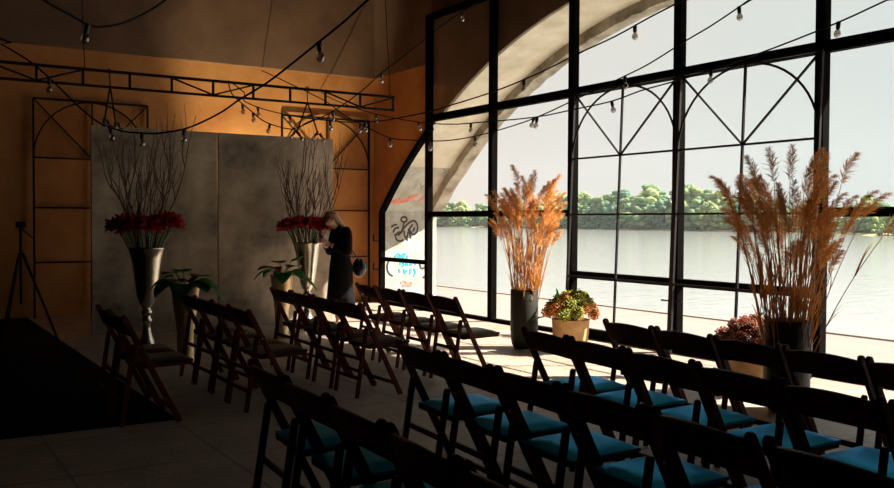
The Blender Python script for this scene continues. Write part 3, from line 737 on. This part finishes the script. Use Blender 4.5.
for U, sd, where in ((U1, 1, 'the lit urn beside the woman'), (U2, 2, 'the dark urn at left')):
    rng = random.Random(sd)
    for i in range(11):
        k = i % 5; o = brs[k]
        if k in done_b: o = dup(brs[k])
        done_b.add(k); a = i*2.4 + rng.uniform(-.3, .3)
        o.location = (U[0]+.09*math.cos(a), U[1]+.09*math.sin(a), .95); o.rotation_euler = (0, 0, a); sc = rng.uniform(.95, 1.15)
        o.scale = (sc*.68, sc*.68, sc*.97)
        o.rotation_euler = (Matrix.Rotation(a, 4, 'Z') @ Matrix.Rotation(R(rng.uniform(0, 9)), 4, 'Y')).to_euler()
        o['label'] = 'bare curly brown branch rising from ' + where; o['group'] = 'branches in ' + where
    for i in range(20):
        k = i % 4; o = fls[k]
        if k in done_f: o = dup(fls[k])
        done_f.add(k); a = i*2.4; rr = .04 + .09*math.sqrt((i+.5)/20)
        o.location = (U[0]+rr*math.cos(a), U[1]+rr*math.sin(a), .92 + rng.uniform(-.05, .05))
        o.rotation_euler = (Matrix.Rotation(a, 4, 'Z') @ Matrix.Rotation(R(rr*90), 4, 'Y')).to_euler()
        o['label'] = 'red trumpet shaped flower on a green stem in ' + where; o['group'] = 'red flowers in ' + where

# ------------------------------------------------------------------ leafy plants in tapered pots
def leafy(loc, rz, label, leaves, seed):
    t = thing('potted_anthurium', label, 'potted plant', loc, rz)
    prof = [(.10, 0), (.105, .02), (.085, .05), (.085, .3), (.115, .55), (.145, .79), (.152, .81), (.144, .81), (.13, .74), (.01, .72)]
    MB().lathe(prof, 32).build('pot', M['pot_gold'], t, smooth=True)
    for a, h, L_, w, dr in leaves:
        d = Vector((math.cos(R(a)), math.sin(R(a)), 0)); mb = MB(); p0 = Vector((0, 0, .74)); p1 = d*.13 + Vector((0, 0, h)); 
        lf = leaf_mesh(mb, p1, d + Vector((0, 0, .10)), L_*.95, w*1.25, dr*1.3, 9, heart=True).build('leaf', M['green'], t, smooth=True, solid=.003)
        MB().tube([p0, (p0+p1)/2 + Vector((0, 0, .04)), p1], .006, 5).build('leaf_stalk', M['stem'], lf)
    rng = random.Random(seed)
    for k in range(5):
        a = rng.uniform(0, 6.28); mb = MB(); p1 = Vector((.10*math.cos(a), .10*math.sin(a), .84+rng.uniform(0, .06)))
        leaf_mesh(mb, p1, (math.cos(a), math.sin(a), .6), .09, .045, .2, 6, heart=True); mb.build('bloom', M['red'], t, smooth=True, solid=.003)
    return t
A1 = [(150, .86, .24, .10, .5), (175, .90, .20, .09, .2), (120, .84, .17, .08, .5), (-30, .80, .34, .12, .55), (-60, .86, .22, .10, .5), (20, .90, .20, .09, .1), (80, .95, .18, .08, .0), (250, .84, .20, .09, .6), (-10, .98, .17, .07, -.3)]
leafy((4.34, 10.75, 0), 0, 'tapered pale pot of big green leaves in front of the lit backdrop board', A1, 3)
A2 = [(155, .90, .26, .12, .6), (190, .86, .24, .11, .6), (120, .94, .17, .09, .2), (-35, .86, .30, .12, .7), (-70, .86, .22, .10, .5), (20, .90, .18, .09, .1), (80, .95, .17, .08, .0), (240, .84, .22, .10, .6)]
leafy((2.70, 9.35, 0), R(5), 'tapered pot of drooping dark leaves beside the dim urn at left', A2, 4)

# ------------------------------------------------------------------ the woman
def skinned(name, m, verts, edges, parent, sub=2, root=0):
    me = bpy.data.meshes.new(name); me.from_pydata([v[0] for v in verts], edges, []); me.materials.append(m)
    o = bpy.data.objects.new(name, me); C.objects.link(o); o.parent = parent
    sk = o.modifiers.new('skin', 'SKIN')
    bm = bmesh.new(); bm.from_mesh(me); ly = bm.verts.layers.skin.verify(); bm.verts.ensure_lookup_table()
    for i, v in enumerate(verts):
        r = v[1]; bm.verts[i][ly].radius = r if isinstance(r, tuple) else (r, r); bm.verts[i][ly].use_root = (i == root)
    bm.to_mesh(me); bm.free()
    sk.use_smooth_shade = True
    o.modifiers.new('subsurf', 'SUBSURF').levels = sub; o.modifiers['subsurf'].render_levels = sub
    return o
P_ = (5.30, 11.02, 0)
w = thing('person', 'blonde woman in a long black dress looking down at a phone by the urn', 'person', P_, R(184))
bv_ = []; be = []
def av(p, r, link=None):
    bv_.append((p, r)); i = len(bv_) - 1
    if link is not None: be.append((link, i))
    return i
pel = av((0, 0, .93), (.12, .14)); wa = av((.0, 0, 1.06), (.095, .115), pel); ch = av((.0, 0, 1.25), (.10, .135), wa); nb = av((.015, 0, 1.385), (.06, .07), ch)
nk = av((.065, 0, 1.43), .048, nb); h1_ = av((.125, 0, 1.465), (.065, .062), nk); h2_ = av((.17, 0, 1.51), (.086, .075), h1_); h3_ = av((.18, 0, 1.56), (.066, .06), h2_)
nose = av((.245, 0, 1.455), .011, h2_)
for sy in (-1, 1):
    sh = av((.0, sy*.155, 1.345), .050, nb); el = av((.03, sy*.215, 1.08), .036, sh)
    wr_ = av((.205, sy*.075, 1.185), .024, el); pa = av((.250, sy*.050, 1.215), (.032, .018), wr_)
    for k in range(4):
        f1 = av((.295, sy*.055, 1.235+.019*(k-1.5)), .0085, pa)
        f2 = av((.320-.004*abs(k-1.5), sy*.043, 1.248+.019*(k-1.5)), .0075, f1); av((.320-.006*abs(k-1.5), sy*.020, 1.255+.018*(k-1.5)), .0065, f2)
    th = av((.250, sy*.030, 1.255), .0095, pa); av((.272, sy*.014, 1.280), .0075, th)
    hp = av((0, sy*.085, .86), .080, pel); kn = av((.02, sy*.085, .49), .052, hp); an = av((-.01, sy*.085, .09), .034, kn); av((.12, sy*.095, .035), .032, an)
body = skinned('body', M['skin'], bv_, be, w)
# dress: elliptical rings following the body
rings = []
for z, cx, ax_, ay in ((1.43, .03, .060, .070), (1.40, .02, .085, .115), (1.36, .01, .105, .170), (1.28, .01, .130, .180), (1.18, .015, .128, .160), (1.07, .01, .112, .140), (.98, .0, .130, .160), (.88, -.005, .150, .182), (.70, 0, .160, .190), (.50, .0, .180, .20), (.34, .0, .20, .215)):
    rings.append([(cx + ax_*math.cos(a)*(1+.03*math.sin(a*7+z*3)*(z < .9)), ay*math.sin(a)*(1+.03*math.sin(a*9)*(z < .9)), z) for a in [2*math.pi*i/32 for i in range(32)]])
MB().loft(rings).build('dress', M['dress'], w, smooth=True)
for sy in (-1, 1):
    MB().tube(smooth_pts([(.0, sy*.12, 1.37), (.0, sy*.175, 1.32), (.01, sy*.215, 1.20), (.03, sy*.232, 1.08), (.09, sy*.18, 1.11), (.165, sy*.105, 1.16)]), [.07]*3+[.066]*3+[.060]*3+[.056]*3+[.048]*3+[.04], 12).build('sleeve', M['dress'], w, smooth=True)
    MB().tube([(.160, sy*.108, 1.157), (.190, sy*.088, 1.175)], [.038, .033], 12).build('cuff', M['white_cuff'], w, smooth=True)
    mb = MB(); mb.loft([[(x + .0, sy*.09 + hw*math.cos(a), z0 + hz*math.sin(a)) for a in [2*math.pi*i/12 for i in range(12)]] for x, hw, z0, hz in ((-.06, .02, .05, .03), (-.05, .036, .055, .053), (.0, .042, .06, .058), (.07, .046, .045, .042), (.13, .046, .035, .032), (.175, .03, .028, .024), (.19, .01, .025, .01))])
    mb.build('shoe', M['leather'], w, smooth=True)
# hair: cap plus long fall over neck and shoulder
mb = MB(); rings = []
for z, cx, ax_, ay in ((1.632, .165, .02, .02), (1.625, .160, .060, .05), (1.60, .142, .085, .075), (1.56, .118, .094, .086), (1.51, .085, .086, .088), (1.46, .035, .075, .088), (1.40, -.035, .058, .088), (1.32, -.095, .042, .080), (1.25, -.118, .028, .060), (1.20, -.122, .010, .03)):
    rings.append([(cx + ax_*math.cos(a) + (-.015*math.sin(a*8))*.3, ay*math.sin(a)*(1+.04*math.sin(a*11)), z) for a in [2*math.pi*i/28 for i in range(28)]])
mb.loft(rings).build('hair', M['hair'], w, smooth=True)
for sy in (-1, 1):
    MB().ico((.245, sy*.030, 1.495), .010, 2).build('eye', M['leather'], w, smooth=True)
    MB().ico((.155, sy*.078, 1.495), .022, 2, (.6, .35, 1)).build('ear', M['skin'], w, smooth=True)
MB().ico((.215, 0, 1.425), .016, 2, (.5, 1, .35)).build('mouth', M['red'], w, smooth=True)
q = Matrix.Rotation(R(184), 4, 'Z')
def W2(p): v = q @ Vector(p); return (v.x + P_[0], v.y + P_[1], v.z + P_[2])
ph = MB().box((0, 0, 0), (.012, .075, .15)).build('mobile_phone', M['phone'], bevel=.004); ph.location = W2((.285, 0, 1.27)); ph.rotation_euler = (0, R(32), R(184))
tag(ph, 'dark phone held in both hands of the woman', 'phone')
bag = thing('shoulder_bag', 'black rounded shoulder bag hanging behind the hip of the woman', 'bag', W2((-.245, .08, .86)), R(184))
mb = MB().ico((0, 0, 0), .135, 3, (.62, .95, 1.0)); mb.build('bag_body', M['leather'], bag, smooth=True)
MB().box((-.072, 0, .02), (.03, .15, .11)).build('bag_flap', M['leather'], bag, bevel=.01)
MB().ico((-.09, 0, -.02), .014, 2).build('bag_clasp', M['silver'], bag, smooth=True)
MB().tube(smooth_pts([(.03, -.10, .12), (.12, -.06, .30), (.21, .02, .50), (.27, .05, .54), (.33, .04, .50), (.16, .06, .25), (.05, .10, .10)]), .009, 6).build('bag_strap', M['leather'], bag, smooth=True)

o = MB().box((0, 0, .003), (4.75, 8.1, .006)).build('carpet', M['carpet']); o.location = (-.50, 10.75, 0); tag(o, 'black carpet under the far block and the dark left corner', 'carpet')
# ------------------------------------------------------------------ dim tripod far left
tp = thing('tripod', 'dim black tripod standing in the dark far left corner', 'tripod', (1.33, 11.0, 0))
MB().tube([(0, 0, .55), (0, 0, 1.40)], .014, 8).build('centre_column', M['iron'], tp)
for k in range(3):
    a = R(90 + 120*k + 20); MB().tube([(0.02*math.cos(a), .02*math.sin(a), 1.12), (.42*math.cos(a), .42*math.sin(a), .012)], [.016, .011], 8).build('leg', M['iron'], tp)
MB().box((0, 0, 1.44), (.10, .06, .07)).build('head', M['iron'], tp, bevel=.008)
MB().tube([(0, 0, 1.40), (.12, -.14, 1.28)], .007, 6).build('pan_handle', M['iron'], tp)

# ------------------------------------------------------------------ warm uplight on the floor behind the backdrop boards
UL = (5.25, 13.35, 0)
ul = thing('stage_uplight', 'small black stage uplight on the floor behind the right backdrop board', 'stage light', UL)
axis = Vector((.14, .44, 1)).normalized(); qa = axis.to_track_quat('Z', 'Y').to_matrix(); pc = Vector((0, 0, .20))
def tilt(mb): mb.v = [tuple(qa @ Vector(v) + pc) for v in mb.v]; return mb
tilt(MB().lathe([(.05, -.12), (.075, -.10), (.085, .08), (.09, .09), (.082, .09), (.075, .03), (.01, .02)], 24)).build('lamp_housing', M['iron'], ul, smooth=True)
MB().tube([(-.11, 0, .20), (-.11, 0, .02), (.11, 0, .02), (.11, 0, .20)], .010, 6).build('yoke', M['iron'], ul)
MB().box((0, 0, .008), (.26, .18, .016)).build('base_plate', M['iron'], ul)
ld = bpy.data.lights.new('uplight_lamp', 'SPOT'); ld.energy = 900; ld.color = (1, .90, .58); ld.spot_size = R(58); ld.spot_blend = .7; ld.shadow_soft_size = .03
lo = bpy.data.objects.new('uplight_lamp', ld); C.objects.link(lo); lo.location = Vector(UL) + pc + axis * .11
lo.rotation_euler = axis.to_track_quat('Z', 'Y').to_euler(); lo.rotation_euler = (-axis).to_track_quat('Z', 'Y').to_euler()
# ------------------------------------------------------------------ light, sky, camera
sd = bpy.data.lights.new('sun', 'SUN'); sd.energy = 20; sd.angle = R(.6); sd.color = (1, .93, .82)
so = bpy.data.objects.new('sun', sd); C.objects.link(so); so.location = (40, -5, 40)
el = R(42.3); az = math.atan2(.49, -.87)
so.rotation_euler = Vector((math.cos(az)*math.cos(el), math.sin(az)*math.cos(el), -math.sin(el))).to_track_quat('-Z', 'Y').to_euler()
wd = bpy.data.worlds.new('sky'); bpy.context.scene.world = wd; wd.use_nodes = True; nt = wd.node_tree
bg = nt.nodes['Background']; tc = nt.nodes.new('ShaderNodeTexCoord'); sx = nt.nodes.new('ShaderNodeSeparateXYZ')
nt.links.new(tc.outputs['Generated'], sx.inputs[0])
mr = nt.nodes.new('ShaderNodeMapRange'); mr.inputs['From Min'].default_value = .25; mr.inputs['From Max'].default_value = .9
nt.links.new(sx.outputs['X'], mr.inputs['Value'])
cr = nt.nodes.new('ShaderNodeValToRGB'); e = cr.color_ramp.elements
e[0].position = .35; e[0].color = (.76, .675, .61, 1); e[1].position = .95; e[1].color = (.62, .68, .655, 1)
nt.links.new(mr.outputs[0], cr.inputs[0])
# the sky brightens towards the sun
sunv = (-math.cos(az)*math.cos(el), -math.sin(az)*math.cos(el), math.sin(el))
dp = nt.nodes.new('ShaderNodeVectorMath'); dp.operation = 'DOT_PRODUCT'; dp.inputs[1].default_value = sunv
nt.links.new(tc.outputs['Generated'], dp.inputs[0])
pw = nt.nodes.new('ShaderNodeMath'); pw.operation = 'POWER'; pw.use_clamp = False; pw.inputs[1].default_value = 30
mxx = nt.nodes.new('ShaderNodeMath'); mxx.operation = 'MAXIMUM'; mxx.inputs[1].default_value = 0
nt.links.new(dp.outputs['Value'], mxx.inputs[0]); nt.links.new(mxx.outputs[0], pw.inputs[0])
gl = nt.nodes.new('ShaderNodeMix'); gl.data_type = 'RGBA'; gl.blend_type = 'ADD'; gl.clamp_result = False; gl.inputs[0].default_value = 1
gm = nt.nodes.new('ShaderNodeVectorMath'); gm.operation = 'SCALE'; gm.inputs[0].default_value = (2.0, 2.1, 2.2)
nt.links.new(pw.outputs[0], gm.inputs['Scale'])
nt.links.new(cr.outputs[0], gl.inputs[6]); nt.links.new(gm.outputs[0], gl.inputs[7]); nt.links.new(gl.outputs[2], bg.inputs[0]); bg.inputs[1].default_value = 1.0
hz = MB().box((230, 200, 20), (420, 700, 46)).build('lake_haze', bpy.data.materials.new('haze'))
hz['kind'] = 'stuff'; hm = hz.data.materials[0]; hm.use_nodes = True; hn = hm.node_tree; hn.nodes.remove(hn.nodes['Principled BSDF'])
vs_ = hn.nodes.new('ShaderNodeVolumeScatter'); vs_.inputs['Density'].default_value = .0002; vs_.inputs['Color'].default_value = (.92, .97, 1, 1); vs_.inputs['Anisotropy'].default_value = .3
hn.links.new(vs_.outputs[0], hn.nodes['Material Output'].inputs['Volume'])
cd = bpy.data.cameras.new('camera'); cam = bpy.data.objects.new('camera', cd); C.objects.link(cam)
cd.sensor_width = 36; cd.lens = 35.84; cd.clip_end = 2000; cam.location = (0, 0, 1.5)
cam.rotation_euler = (Matrix.Rotation(R(-32.5), 4, 'Z') @ Matrix.Rotation(R(90-1.45), 4, 'X') @ Matrix.Rotation(R(.3), 4, 'Z')).to_euler()
sc = bpy.context.scene; sc.camera = cam
sc.view_settings.view_transform = 'Standard'; sc.view_settings.look = 'None'; sc.view_settings.gamma = 1; sc.view_settings.exposure = .09
sc.cycles.max_bounces = 8; sc.cycles.diffuse_bounces = 4; sc.cycles.transparent_max_bounces = 12; sc.cycles.use_denoising = True
